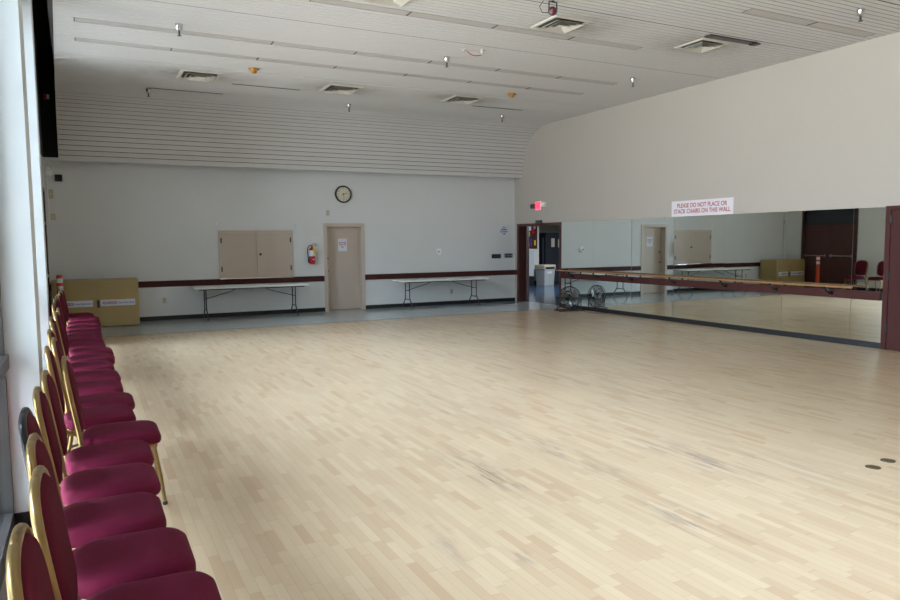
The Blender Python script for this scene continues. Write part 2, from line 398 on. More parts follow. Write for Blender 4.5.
# slatted ceiling with curved cove
def xleft(y): return -0.20-0.029*(y-10.0) if y > 5 else -0.055
path = [(YREAR, HC), (15.30, HC), (15.50, 4.685), (15.70, 4.635), (15.90, 4.54), (16.08, 4.40), (16.22, 4.26), (16.32, 4.11), (16.40, 3.97), (16.46, 3.80), (16.49, 3.63), (16.50, 3.42)]
cum = [0]
for i in range(1, len(path)): cum.append(cum[-1]+math.dist(path[i], path[i-1]))
def P(s):
    s = max(0, min(cum[-1], s))
    for i in range(1, len(path)):
        if s <= cum[i]+1e-9:
            t = (s-cum[i-1])/(cum[i]-cum[i-1]); a, b_ = path[i-1], path[i]
            d = ((b_[0]-a[0])/(cum[i]-cum[i-1]), (b_[1]-a[1])/(cum[i]-cum[i-1]))
            return (a[0]+(b_[0]-a[0])*t, a[1]+(b_[1]-a[1])*t), (-d[1], d[0])
MOD = 0.1023; NS = int(cum[-1]/MOD)
s0 = cum[-1]-NS*MOD
rows = {}
def idx_of(y): return round((y-YREAR-s0)/MOD-0.5)
FIX = {6.67: (7.90, 2), 8.68: (2.62, 4), 10.91: (0.0, 7), 11.88: (0.0, 7)}   # row -> first x, number of fixtures
FL = 1.32
fixrows = {idx_of(y)+q: (y, a, nfx) for y, (a, nfx) in FIX.items() for q in (0, 1)}
wide = {idx_of(y) for y in (5.79, 7.74, 9.74, 12.95, 13.95, 15.0, 4.75, 3.7, 2.7)}
cm = MB()
for i in range(NS):
    sa = s0+i*MOD; gap = 0.018 if i not in wide else 0.03
    if YREAR+sa > 15.4: gap = 0.0105
    (p0, n0), (p1, n1) = P(sa+gap), P(sa+MOD); (pg, ng) = P(sa)
    segs = [(None, XR)]
    if i in fixrows:
        y, a, nfx = fixrows[i]; segs = [(None, a), (a+nfx*FL, XR)]
        cm.cur = 1
        cm.add([(a, p0[0]-gap, HC+0.035), (a+nfx*FL, p0[0]-gap, HC+0.035), (a+nfx*FL, p1[0], HC+0.035), (a, p1[0], HC+0.035)], [(0, 1, 2, 3)])
    for xa, xb in segs:
        def xx(y): return xleft(y) if xa is None else xa
        def off(p, nn, d): return (p[0]+nn[0]*d, p[1]+nn[1]*d)
        rd = 0.003
        prof = [off(p0, n0, 0.0065), off(p0, n0, rd), off(P(sa+gap+rd)[0], n0, 0), off(P(sa+MOD-rd)[0], n1, 0), off(p1, n1, rd), off(p1, n1, 0.0065)]
        cm.cur = 0
        vs_ = [(xx(q[0]), q[0], q[1]) for q in prof]+[(xb, q[0], q[1]) for q in prof]
        cm.add(vs_, [(j, j+1, j+7, j+6) for j in range(5)])
    cm.cur = 1
    q0, q1 = off(pg, ng, 0.0065), off(p0, n0, 0.0065)
    cm.add([(xleft(q0[0]), *q0), (xleft(q1[0]), *q1), (XR, *q1), (XR, *q0)], [(0, 1, 2, 3)])
# upper side skin of the ceiling (so the plenum stays dark) and bottom return of the cove
cm.cur = 1
sk = []
ss = [0]+[c for c in cum[1:]]
for s_ in ss:
    (p, nn) = P(s_); sk.append((p[0]+nn[0]*0.045, p[1]+nn[1]*0.045))
vs_ = [(xleft(q[0]), *q) for q in sk]+[(XR, *q) for q in sk]; K = len(sk)
cm.add(vs_, [(j, j+1, j+1+K, j+K) for j in range(K-1)])
cm.cur = 0
cm.box(xleft(16.5), XR, 16.50, 16.56, 3.415, 3.425)
struct('ceiling', cm, [M['slat'], M['reveal']], recalc=False)
# white edge angle of the ceiling at the window side
ea = MB()
for s_a, s_b in zip([15.0]+cum[1:-1], cum[1:]):
    (pa, na), (pb, nb_) = P(s_a), P(s_b)
    vs_ = []
    for (p, nn) in ((pa, na), (pb, nb_)):
        for dx_, d in ((-0.012, -0.004), (0.0, -0.004), (0.0, 0.05), (-0.012, 0.05)): vs_.append((xleft(p[0])+dx_, p[0]+nn[0]*d, p[1]+nn[1]*d))
    ea.add(vs_, [(0, 1, 5, 4), (1, 2, 6, 5), (2, 3, 7, 6), (3, 0, 4, 7)])
struct('trim_5', ea, M['slat'])
# rails and baseboards of the back wall
struct('trim_6', MB().box(XL, DX0-0.055, YB-0.022, YB, 0.744, 0.880, 0.003).box(DX1+0.055, XR, YB-0.022, YB, 0.744, 0.880, 0.003), M['maroon'])
struct('trim_7', MB().box(XR-0.022, XR, RY1+0.085, YB-0.022, 0.744, 0.880, 0.003), M['maroon'])
struct('baseboard_back', MB().box(XL, DX0-0.055, YB-0.012, YB, 0, 0.095).box(DX1+0.055, XR, YB-0.012, YB, 0, 0.095), M['black'])
struct('baseboard_right', MB().box(XR-0.016, XR, 6.5, 14.66, 0, 0.092).box(XR-0.016, XR, YREAR, 5.38, 0, 0.092), M['black'])
struct('trim_8', MB().box(XR-0.055, XR-0.021, 6.52, 14.665, 0.741, 0.876, 0.004), M['maroon'])   # board the barre is fixed to

# door_1 : taupe door in back wall
d1 = thing('door_1', 'taupe door with a white notice', 'door'); d1['kind'] = 'structure'
f = MB()
f.box(DX0-0.055, DX0+0.03, YB-0.018, YB+0.24, 0, DZ+0.055).box(DX1-0.03, DX1+0.055, YB-0.018, YB+0.24, 0, DZ+0.055).box(DX0+0.03, DX1-0.03, YB-0.018, YB+0.24, DZ-0.03, DZ+0.055)
f.build('door_frame', M['beigef'], d1)
MB().box(DX0+0.032, DX1-0.032, YB+0.19, YB+0.235, 0.008, DZ-0.032).build('door_leaf', M['beige'], d1)
MB().lathe([(0.028, YB+0.188), (0.028, YB+0.178), (0.012, YB+0.176), (0.012, YB+0.155), (0.026, YB+0.145), (0.028, YB+0.125), (0.018, YB+0.116)], 'y', (DX0+0.09, 0, 0.98), 14).build('door_knob', M['chrome'], d1, smooth=40)
MB().lathe([(0.026, YB+0.188), (0.026, YB+0.172), (0.012, YB+0.166)], 'y', (DX0+0.09, 0, 1.30), 14).build('deadbolt', M['steel'], d1, smooth=40)
# door_2 : maroon closet door at the end of the mirrors
d2 = thing('door_2', 'maroon door', 'door'); d2['kind'] = 'structure'
MB().box(XR-0.02, XR+0.12, 6.425, 6.50, 0, 2.17).box(XR-0.02, XR+0.12, 5.38, 5.45, 0, 2.17).box(XR-0.02, XR+0.12, 5.45, 6.425, 2.11, 2.17).build('door_frame', M['maroon'], d2)
MB().box(XR-0.008, XR+0.036, 5.455, 6.42, 0.012, 2.105).build('door_leaf', M['maroon'], d2)
for z in (0.33, 1.12, 1.97): MB().tube([(XR-0.022, 6.423, z-0.05), (XR-0.022, 6.423, z+0.05)], 0.008).box(XR-0.024, XR-0.02, 6.40, 6.445, z-0.05, z+0.05).build('hinge', M['blackm'], d2)
# door_3 : doorway to the hall, open leaf
d3 = thing('door_3', 'maroon doorway', 'door'); d3['kind'] = 'structure'
MB().box(XR-0.02, XR+0.22, RY0-0.085, RY0+0.012, 0, RZ+0.06).box(XR-0.02, XR+0.22, RY1-0.012, RY1+0.085, 0, RZ+0.06).box(XR-0.02, XR+0.22, RY0+0.012, RY1-0.012, RZ-0.012, RZ+0.06).build('door_frame', M['maroond'], d3)
lf = MB().box(0, 0.95, -0.022, 0.022, 0.01, RZ-0.01).build('door_leaf', M['maroond'], d3)
lf.location = (XR+0.235, RY1-0.01, 0); lf.rotation_euler = (0, 0, math.radians(53.3))
lf2 = MB().box(0, 0.95, -0.022, 0.022, 0.01, RZ-0.01).build('door_leaf', M['maroond'], d3)
lf2.location = (XR+0.25, RY0+0.0, 0); lf2.rotation_euler = (0, 0, math.radians(-80))
MB().box(XR-0.06, XR-0.021, 15.52, 15.78, RZ+0.062, RZ+0.135).build('door_closer', M['mullion'], d3)
# door_4 : double doors in the left wall (seen in the mirror)
d4 = thing('door_4', 'dark maroon double doors', 'door'); d4['kind'] = 'structure'
MB().box(XL-0.15, XL+0.03, DY0-0.06, DY0, 0, DLZ).box(XL-0.15, XL+0.03, DY1, DY1+0.06, 0, DLZ).box(XL-0.15, XL+0.03, DY0-0.06, DY1+0.06, DLZ, DLZ+0.06).box(XL-0.15, XL+0.02, DY0, DY1, 2.10, 2.16).build('door_frame', M['maroond'], d4)
MB().box(XL-0.1, XL-0.07, DY0, DY1, 2.16, DLZ).build('transom_panel', M['machine'], d4)
ym = (DY0+DY1)/2
for a, b_ in ((DY0+0.005, ym-0.004), (ym+0.004, DY1-0.005)):
    lfx = MB().box(XL-0.08, XL-0.03, a, b_, 0.01, 2.095).build('door_leaf', M['maroond'], d4)
    MB().box(XL-0.03, XL+0.02, a+0.08, a+0.13, 1.05, 1.15).box(XL-0.03, XL+0.02, b_-0.13, b_-0.08, 1.05, 1.15).tube([(XL+0.03, a+0.06, 1.10), (XL+0.03, b_-0.06, 1.10)], 0.02).build('panic_bar', M['chrome'], lfx)

struct('door_light_blocks', MB().box(DX0-0.1, DX1+0.1, YB+0.281, YB+0.3, -0.05, 2.3).box(XR+0.201, XR+0.22, 5.35, 6.5, -0.05, 2.3).box(XL-0.22, XL-0.16, DY0-0.1, DY1+0.1, -0.05, 2.9), M['plenum'])  # unseen boxes added behind the doors to stop daylight leaking in
# ---- hall beyond the doorway
struct('floor_hall', MB().add([(XR+0.2, 10, 0), (22, 10, 0), (22, 26.2, 0), (XR+0.2, 26.2, 0)], [(0, 1, 2, 3)]), M['bluevinyl'], recalc=False)
struct('wall_hall', MB().box(12.5, 15.62, 23.0, 23.2, 0, 3.0).box(15.62, 15.77, 23.0, 26.0, 0, 3.0), M['hallwall'])
struct('wall_hall_end', MB().box(XR+0.2, 22, 25.2, 25.4, 0, 3.0).box(21.8, 22, 10, 25.2, 0, 3.0).box(XR+0.2, 22, 9.8, 10, 0, 3.0), M['olive'])
struct('ceiling_hall', MB().box(XR+0.2, 22, 9.8, 25.4, 3.0, 3.1), M['hallwall'])
struct('baseboard_hall', MB().box(12.5, 15.785, 22.985, 23.0, 0, 0.14), M['black'])
hl = thing('hall_fill_panel', 'unseen ceiling light panel added to light the hall', 'ceiling light', (15.2, 18.8, 2.98))  # unseen panel and lamp added to brighten the hall
MB().box(-0.62, 0.62, -0.62, 0.62, -0.03, 0.02).box(-0.62, 0.62, -0.62, 0.62, -0.03, 0.02).build('frame', M['white'], hl)
ll = bpy.data.lights.new('hall_fill_lamp', 'AREA'); ll.shape = 'SQUARE'; ll.size = 1.1; ll.energy = 110; ll.color = (0.92, 0.97, 1.0)
lo = bpy.data.objects.new('hall_fill_lamp', ll); C.objects.link(lo); lo.parent = hl; lo.location = (0, 0, -0.05)

# ================================================================== MIRRORS
joints = [14.67, 13.40, 12.08, 10.80, 9.52, 8.25, 7.0, 6.50]
tilt = [0.002, 0.002, -0.010, 0.011, -0.0042, 0.0, 0]
ords = ['nearest the hall doorway', 'second from the hall doorway', 'third from the hall doorway', 'directly under the red-lettered notice', 'first one right of the red-lettered notice', 'widest-looking one next to the narrow end panel', 'narrow one against the maroon door']
for i in range(7):
    a, b_ = joints[i+1]+0.003, joints[i]-0.003
    mo = MB().box(-0.004, 0.004, -(b_-a)/2, (b_-a)/2, 0.094, 2.157).build('mirror_panel', M['mirror'])
    mo.location = (XR-0.0125, (a+b_)/2, 0); mo.rotation_euler = (0, 0, tilt[i])
    tag(mo, 'tall wall mirror panel, '+ords[i], 'mirror', 'mirror panels on the right wall')
# barre and brackets
bar = thing('ballet_barre', 'long round wooden ballet barre held in front of the mirrors by black brackets', 'ballet barre', (XR-0.22, 0, 0.94))
MB().tube([(0, 6.86, -0.012), (0, 8.8, -0.008), (0, 10.8, 0.0), (0, 12.7, 0.006), (0, 14.62, 0.006)], 0.018, 14).build('rail', M['wood'], bar, smooth=50)
for y in (14.12, 13.15, 12.0, 10.72, 9.42, 8.33, 7.3):
    MB().tube([(0.185, y, -0.115), (0.14, y, -0.13), (0.08, y, -0.115), (0.03, y, -0.075), (0.0, y, -0.022)], [0.034, 0.028, 0.022, 0.018, 0.02], 8).box(-0.024, 0.024, y-0.02, y+0.02, -0.028, -0.018).box(0.172, 0.177, y-0.035, y+0.035, -0.15, -0.065).build('bracket', M['blackm'], bar, smooth=50)

# ================================================================== WALL ITEMS, BACK WALL
# service hatch
h = thing('serving_hatch', 'closed taupe two-door serving hatch above the left folding table', 'hatch', (3.58, YB, 1.435))
hx, hz = 0.855, 0.56
MB().box(-hx, hx, -0.03, 0, hz-0.05, hz).box(-hx, hx, -0.03, 0, -hz, -hz+0.04).box(-hx, -hx+0.05, -0.03, 0, -hz+0.04, hz-0.05).box(hx-0.05, hx, -0.03, 0, -hz+0.04, hz-0.05).build('frame', M['beigef'], h)
MB().box(-hx-0.01, hx+0.01, -0.065, -0.03, -hz-0.005, -hz+0.022).build('ledge', M['chrome'], h)
for s_ in (-1, 1):
    a, b_ = (-hx+0.052, -0.004) if s_ < 0 else (0.004, hx-0.052)
    dd = MB().box(a, b_, -0.026, -0.002, -hz+0.042, hz-0.052).build('door', M['beige'], h)
    for z in (-0.33, 0.33):
        MB().tube([(s_*(hx-0.052), -0.034, z-0.06), (s_*(hx-0.052), -0.034, z+0.06)], 0.011).box(s_*(hx-0.052)-0.016, s_*(hx-0.052)+0.016, -0.033, -0.029, z-0.06, z+0.06).build('hinge', M['steel'], dd)
MB().lathe([(0.03, -0.026), (0.03, -0.035), (0.014, -0.04), (0.012, -0.05), (0.022, -0.06), (0.016, -0.07)], 'y', (0.085, 0, 0.0), 14).build('lock_knob', M['blackm'], h, smooth=40)
for x, w in ((2.68, 'left'), (4.52, 'right')):
    o = MB().box(-0.02, 0.02, -0.015, 0, -0.04, 0.04, 0.004).tube([(0, -0.015, -0.01), (0, -0.04, -0.015), (0, -0.045, 0.01)], 0.006, 6).build('wall_hook', M['white']); o.location = (x, YB, 2.15)
    tag(o, 'small white hook on the wall above the %s corner of the serving hatch' % w, 'hook')
# clock
ck = thing('wall_clock', 'round wall clock with black rim and cream face above the taupe door', 'clock', (5.735, YB, 2.885))
MB().lathe([(0.212, 0), (0.212, -0.035), (0.203, -0.05), (0.182, -0.05), (0.176, -0.034), (0.176, -0.03)], 'y', (0, 0, 0), 40, caps=False).build('rim', M['blackm'], ck, smooth=40)
MB().lathe([(0.178, -0.028), (0.178, -0.032)], 'y', (0, 0, 0), 40).build('face', M['cream'], ck)
for k_ in range(12):
    a = k_*PI/6; t = text('numeral', str(k_ or 12), 0.045, M['blackm'], ck, (0.145*math.sin(a), -0.034, 0.145*math.cos(a)), ROT_BACK, bold=0.0008)
def hand(ang, ln, wd, nm):
    o = MB().box(-wd, wd, -0.003, 0, -0.03, ln).build(nm, M['blackm'], ck); o.location = (0, -0.037, 0); o.rotation_euler = (0, ang, 0)
hand(math.radians(75), 0.09, 0.006, 'hour_hand'); hand(math.radians(173), 0.135, 0.004, 'minute_hand')
MB().lathe([(0.012, -0.034), (0.012, -0.043)], 'y', (0, 0, 0), 12).build('hub', M['blackm'], ck)
def plate(name, x, z, w, hgt, m_, label, cat, kindf=None, wall='back', group=None):
    t = thing(name, label, cat, (x, YB, z) if wall == 'back' else (XR, x, z), 0 if wall == 'back' else -PI/2, group)
    MB().box(-w/2, w/2, -0.008, 0, -hgt/2, hgt/2, 0.003).build('plate', m_, t)
    if kindf: kindf(t)
    return t
def outlet(t):
    for z in (-0.02, 0.02):
        MB().box(-0.017, 0.017, -0.011, -0.0075, z-0.014, z+0.014, 0.002).build('socket', M['grey'], t)
def sw(t): MB().box(-0.006, 0.006, -0.02, -0.0075, -0.012, 0.012, 0.002).build('toggle', M['white'], t)
plate('switch_plate', 5.335, 2.42, 0.08, 0.125, M['ivory'], 'small ivory plate on the wall between the clock and the taupe door', 'wall plate', sw)
plate('wall_outlet', 1.52, 0.44, 0.08, 0.13, M['ivory'], 'ivory wall outlet between the tan cabinet and the left folding table', 'outlet', outlet)
plate('wall_outlet', 8.74, 0.35, 0.08, 0.125, M['ivory'], 'ivory wall outlet behind the right folding table', 'outlet', outlet)
def four(m_):
    def g(t):
        for k_ in range(4): MB().box(-0.113+k_*0.063, -0.087+k_*0.063+0.01, -0.014, -0.0075, -0.02, 0.02, 0.002).build('switch', m_, t)
    return g
plate('light_switch_bank', 10.15, 1.275, 0.30, 0.115, M['blackm'], 'wide black bank of light switches on the back wall near the corner', 'light switch', four(M['steel']))
plate('light_switch_bank', 10.55, 1.285, 0.26, 0.115, M['steel'], 'grey metal bank of light switches next to the corner by the doorway', 'light switch', four(M['grey']))
t = thing('thermostat', 'round white thermostat cover on the wall above the right folding table', 'thermostat', (8.37, YB, 1.425))
MB().lathe([(0.095, 0), (0.095, -0.02), (0.07, -0.035), (0.03, -0.04)], 'y', (0, 0, 0), 24).build('cover', M['white'], t, smooth=35)
MB().box(-0.05, 0.0, -0.05, -0.038, -0.012, 0.012, 0.002).build('dial', M['blackm'], t)
t = thing('paper_sign', 'small white notice with blue printing on the back wall above the switch banks', 'sign', (10.40, YB, 1.975))
MB().box(-0.135, 0.135, -0.004, 0, -0.13, 0.13).build('sheet', M['paper'], t)
text('lettering', 'The', 0.065, M['blueink'], t, (0, -0.006, 0.09), ROT_BACK, bold=0.002)
text('lettering', 'MAXIMUM\nOCCUPANCY\nIS 200', 0.058, M['blueink'], t, (0, -0.006, -0.025), ROT_BACK, bold=0.002, xs=0.72)
t = thing('paper_sign', 'white sheet with red lettering taped to the taupe door', 'sign', (5.755, YB+0.188, 1.635))
MB().box(-0.115, 0.115, -0.003, 0, -0.155, 0.155).build('sheet', M['paper'], t)
text('lettering', 'RESTROOMS\nDOWN THE\nHALL', 0.045, M['ink'], t, (0, -0.0045, 0.0), ROT_BACK, bold=0.001, xs=0.75, line=1.15)
# fire extinguisher
fe = thing('fire_extinguisher', 'red fire extinguisher hanging between the hatch and the taupe door', 'fire extinguisher', (4.885, YB-0.10, 1.18))
MB().lathe([(0.06, 0), (0.072, 0.012), (0.074, 0.03), (0.074, 0.33), (0.066, 0.365), (0.035, 0.395), (0.026, 0.40), (0.026, 0.43)], 'z', (0, 0, 0), 24).build('cylinder', M['red'], fe, smooth=40)
MB().lathe([(0.0755, 0.19), (0.0755, 0.33)], 'z', (0, 0, 0), 24, caps=False).build('label', M['paper'], fe, smooth=True)
MB().box(-0.02, 0.025, -0.026, 0.02, 0.43, 0.465, 0.004).tube([(-0.02, 0, 0.45), (0.05, 0, 0.46), (0.12, 0, 0.45)], 0.009).tube([(-0.01, 0, 0.47), (0.05, 0, 0.50), (0.11, 0, 0.485)], 0.009).build('valve_handle', M['chrome'], fe)
MB().tube([(-0.02, 0, 0.45), (-0.07, 0, 0.44), (-0.105, 0, 0.38), (-0.11, 0, 0.28), (-0.10, 0, 0.18), (-0.088, 0, 0.10)], 0.012, 8).tube([(-0.088, 0, 0.14), (-0.088, 0, 0.03)], [0.016, 0.02], 10).build('hose', M['black'], fe, smooth=50)
MB().add([(0.0, -0.08, 0.40), (0.065, -0.08, 0.36), (0.075, -0.083, 0.24), (0.035, -0.083, 0.22), (0.0, -0.08, 0.30)], [(0, 1, 2, 3, 4)]).add([(0.0, -0.082, 0.40), (0.065, -0.082, 0.36), (0.075, -0.085, 0.24), (0.035, -0.085, 0.22), (0.0, -0.082, 0.30)], [(0, 1, 2, 3, 4)]).build('inspection_tag', M['yellow'], fe)
MB().box(-0.02, 0.02, -0.005, 0.10, 0.36, 0.40).build('wall_bracket', M['grey'], fe)
MB().box(-0.012, 0.045, -0.0775, -0.0745, 0.10, 0.125).build('sticker', M['paper'], fe)
# devices near the left corner
t = thing('alarm_horn', 'white wall alarm horn high on the back wall close to the left corner', 'fire alarm', (-0.60, YB, 3.22))
MB().box(-0.06, 0.06, -0.04, 0, -0.09, 0.09, 0.01).build('housing', M['white'], t)
MB().lathe([(0.02, -0.04), (0.05, -0.12), (0.055, -0.12), (0.025, -0.04)], 'y', (0.02, 0, 0.04), 16, caps=False).build('horn', M['white'], t, smooth=50)
t = thing('wall_speaker', 'small dark square box on the back wall below the curved ceiling', 'wall box', (-0.43, YB, 3.08))
MB().box(-0.07, 0.07, -0.06, 0, -0.07, 0.07, 0.01).build('housing', M['blackm'], t); MB().lathe([(0.045, -0.06), (0.045, -0.065)], 'y', (0, 0, 0), 16).build('grille', M['black'], t)
plate('wall_box', -0.585, 2.75, 0.09, 0.19, M['ivory'], 'pale wall plate below the alarm horn by the left corner', 'wall plate', sw)
plate('switch_plate', -0.565, 2.28, 0.09, 0.13, M['ivory'], 'lowest ivory wall plate above the tan cabinet by the left corner', 'wall plate', sw)
o = MB().tube([(-0.635, YB-0.012, 3.1), (-0.635, YB-0.012, 2.2)], 0.009, 8).build('conduit', M['white']); tag(o, 'thin painted conduit running down the back wall in the left corner', 'pipe')
t = thing('strobe_light', 'small red and white strobe high in the dark corner above the ceiling edge', 'fire alarm', (-0.56, YB, 4.72))
MB().box(-0.05, 0.05, -0.04, 0, -0.06, 0.06, 0.005).build('housing', M['red'], t); MB().box(0.0, 0.045, -0.07, -0.04, -0.045, 0.045, 0.005).build('lamp_lens', M['white'], t)

# ================================================================== WALL ITEMS, RIGHT WALL
sg = thing('notice_banner', 'pale banner with red capitals above the mirrors', 'sign', (XR-0.002, 10.12, 2.315), -PI/2)
MB().box(-0.78, 0.78, -0.004, 0, -0.155, 0.155).build('sheet', M['banner'], sg)
text('lettering', 'PLEASE DO NOT PLACE OR', 0.122, M['ink'], sg, (0.0, -0.006, 0.055), ROT_BACK, bold=0.0014, xs=0.84)
text('lettering', 'STACK CHAIRS ON THIS WALL', 0.122, M['ink'], sg, (0.0, -0.006, -0.06), ROT_BACK, bold=0.0014, xs=0.84)
ex = thing('exit_sign', 'lit red exit sign with emergency lamp heads above the doorway', 'exit sign', (XR-0.001, 15.68, 2.615), -PI/2)
MB().box(-0.135, 0.135, -0.045, 0, -0.115, 0.115, 0.006).build('housing', M['white'], ex)
MB().box(-0.125, 0.125, -0.050, -0.045, -0.105, 0.105).build('face', M['exitred'], ex)
text('lettering', 'EXIT', 0.17, M['exitlet'], ex, (0, -0.0515, 0), ROT_BACK, bold=0.003, xs=0.62)
MB().box(0.15, 0.34, -0.09, 0, -0.035, 0.085, 0.01).build('lamp_head', M['white'], ex)
MB().box(-0.34, -0.17, -0.07, 0, -0.06, 0.055, 0.01).build('battery_box', M['steel'], ex)
plate('wall_outlet', 8.52, 0.39, 0.08, 0.125, M['white'], 'white outlet set in the mirror below the barre', 'outlet', outlet, wall='right')

# ================================================================== CABINET, POST
cb = thing('storage_cabinet', 'low tan two-door metal cabinet standing in the far left corner', 'cabinet', (0.15, 16.45, 0))
hx = 0.80; hy = 0.33
MB().box(-hx, hx, -hy, hy, 0.015, 0.975, 0.006).build('body', M['tan'], cb)
for s_ in (-1, 1):
    a, b_ = (-hx+0.012, -0.004) if s_ < 0 else (0.004, hx-0.012)
    dd = MB().box(a, b_, -hy-0.016, -hy, 0.075, 0.925, 0.003).build('door', M['tan'], cb)
    c0 = -0.39 if s_ < 0 else 0.40
    lb = MB().box(c0-0.325, c0+0.325, -hy-0.018, -hy-0.0155, 0.435, 0.565).build('label', M['paper'], dd)
    text('lettering', 'RICHARDSON', 0.085, M['ink'], lb, (c0-0.15, -hy-0.0190, 0.495), ROT_BACK, bold=0.002, xs=0.5)
    text('lettering', 'Senior Dance Center', 0.055, M['blueink'], lb, (c0+0.16, -hy-0.0190, 0.495), ROT_BACK, bold=0.0005, xs=0.62)
MB().box(0.012, 0.055, -hy-0.03, -hy-0.014, 0.41, 0.56, 0.003).build('handle', M['blackm'], cb)
ps = thing('delineator_post', 'orange delineator post with white bands beside the tan cabinet', 'traffic post', (-0.47, 15.5, 0))
MB().lathe([(0.17, 0), (0.17, 0.03), (0.10, 0.05), (0.07, 0.06)], 'z', (0, 0, 0), 20).build('base', M['black'], ps, smooth=30)
MB().lathe([(0.058, 0.05), (0.055, 1.10), (0.045, 1.12)], 'z', (0, 0, 0), 20).build('tube', M['orange'], ps, smooth=40)
for z in (0.82, 0.97): MB().lathe([(0.0572, z), (0.0570, z+0.085)], 'z', (0, 0, 0), 20, caps=False).build('reflective_band', M['paper'], ps, smooth=True)

# ================================================================== FOLDING TABLES
def folding_table(x0, x1, y0, y1, zt, label):
    xc = (x0+x1)/2; yc = (y0+y1)/2; L = (x1-x0)/2; D = (y1-y0)/2
    t = thing('folding_table', label, 'table', (xc, yc, 0), 0)
    MB().box(-L, L, -D, D, zt-0.045, zt, 0.012).build('tabletop', M['tabletop'], t)
    MB().box(-L+0.1, L-0.1, -D+0.05, -D+0.07, zt-0.07, zt-0.045).box(-L+0.1, L-0.1, D-0.07, D-0.05, zt-0.07, zt-0.045).build('apron_rail', M['steel'], t)
    for s_ in (-1, 1):
        x = s_*(L-0.27)
        lg = MB()
        for q in (-1, 1):
            lg.tube([(x, q*0.13, zt-0.05), (x, q*0.13, 0.27), (x, q*0.17, 0.21), (x, q*(D-0.06), 0.05), (x, q*(D-0.05), 0.0)], 0.0135, 8)
        lg.tube([(x, -0.13, 0.46), (x, 0.13, 0.46)], 0.010, 8).tube([(x, -0.15, 0.235), (x, 0.15, 0.235)], 0.012, 8).tube([(x, -D+0.08, zt-0.055), (x, D-0.08, zt-0.055)], 0.013, 8)
        lg.build('leg_frame', M['steel'], t, smooth=50)
        MB().tube([(x, 0, 0.46), (x-s_*0.55, 0, 0.61), (x-s_*0.75, 0, zt-0.045)], 0.009, 8).build('brace', M['steel'], t, smooth=50)
    return t
folding_table(2.06, 4.60, 16.10, 16.85, 0.745, 'white folding table under the serving hatch')
folding_table(6.98, 9.46, 16.08, 16.83, 0.735, 'white folding table under the round thermostat, right of the taupe door')

# ================================================================== FLOOR FAN
fn = thing('floor_fan', 'black round wire floor fan on a tube stand by the doorway', 'fan', (10.33, 13.78, 0), math.radians(-12))
R_, zc = 0.275, 0.315
fm = MB()
for yy_, rr in ((-0.09, 0.20), (-0.075, R_*0.97), (0.0, R_), (0.06, R_*0.97), (0.09, 0.14)):
    fm.tube([(rr*math.cos(a*PI/16), yy_, zc+rr*math.sin(a*PI/16)) for a in range(33)], 0.006 if yy_ else 0.010, 6, cap=False)
for yy_, rr in ((-0.092, 0.10),): fm.tube([(rr*math.cos(a*PI/12), yy_, zc+rr*math.sin(a*PI/12)) for a in range(25)], 0.004, 6, cap=False)
for k_ in range(28):
    a = k_*2*PI/28; c, s_ = math.cos(a), math.sin(a)
    fm.tube([(0.05*c, -0.095, zc+0.05*s_), (0.2*c, -0.09, zc+0.2*s_), (R_*0.97*c, -0.07, zc+R_*0.97*s_), (R_*c, 0, zc+R_*s_), (R_*0.96*c, 0.06, zc+R_*0.96*s_), (0.14*c, 0.09, zc+0.14*s_), (0.04*c, 0.1, zc+0.04*s_)], 0.0034, 4, cap=False)
fm.build('wire_cage', M['blackm'], fn)
MB().lathe([(0.05, -0.098), (0.055, -0.088), (0.05, -0.08)], 'y', (0, 0, zc), 20).build('badge', M['steel'], fn)
MB().lathe([(0.07, 0.03), (0.085, 0.05), (0.085, 0.12), (0.06, 0.14)], 'y', (0, 0, zc), 20).build('motor', M['blackm'], fn, smooth=40)
for k_ in range(3):
    a0 = k_*2*PI/3+0.5; bl = []
    for r_i in (0.04, 0.12, 0.19, 0.235):
        for da, dy in ((-0.5, -0.03), (0.0, 0.0), (0.5, 0.03)):
            w_ = 0.9 if r_i > 0.1 else 0.5; bl.append((r_i*math.cos(a0+da*w_), -0.02+dy, zc+r_i*math.sin(a0+da*w_)))
    fs = [(i*3+j, i*3+j+1, i*3+j+4, i*3+j+3) for i in range(3) for j in range(2)]
    b2 = MB().add(bl, fs).add([(p[0], p[1]+0.003, p[2]) for p in bl], fs); b2.build('blade', M['blade'], fn, smooth=True, recalc=False)
MB().tube([(-0.31, 0.0, zc), (-0.31, 0.0, 0.03), (-0.30, -0.12, 0.014), (0.30, -0.12, 0.014), (0.31, 0.0, 0.03), (0.31, 0.0, zc)], 0.0115, 8).tube([(-0.31, 0.02, 0.04), (-0.30, 0.20, 0.012), (0.30, 0.20, 0.012), (0.31, 0.02, 0.04)], 0.0115, 8).build('stand', M['blackm'], fn, smooth=50)
for s_ in (-1, 1): MB().tube([(s_*0.27, 0, zc), (s_*0.345, 0, zc)], 0.022, 10).build('tilt_knob', M['blackm'], fn)
o = MB().tube([(10.45, 13.85, 0.006), (10.55, 13.6, 0.006), (10.50, 13.35, 0.006), (10.40, 13.1, 0.006), (10.55, 12.85, 0.006), (10.68, 12.8, 0.006)], 0.005, 6).build('power_cord', M['black']); tag(o, 'black power cord lying on the floor beside the wire fan', 'cord')

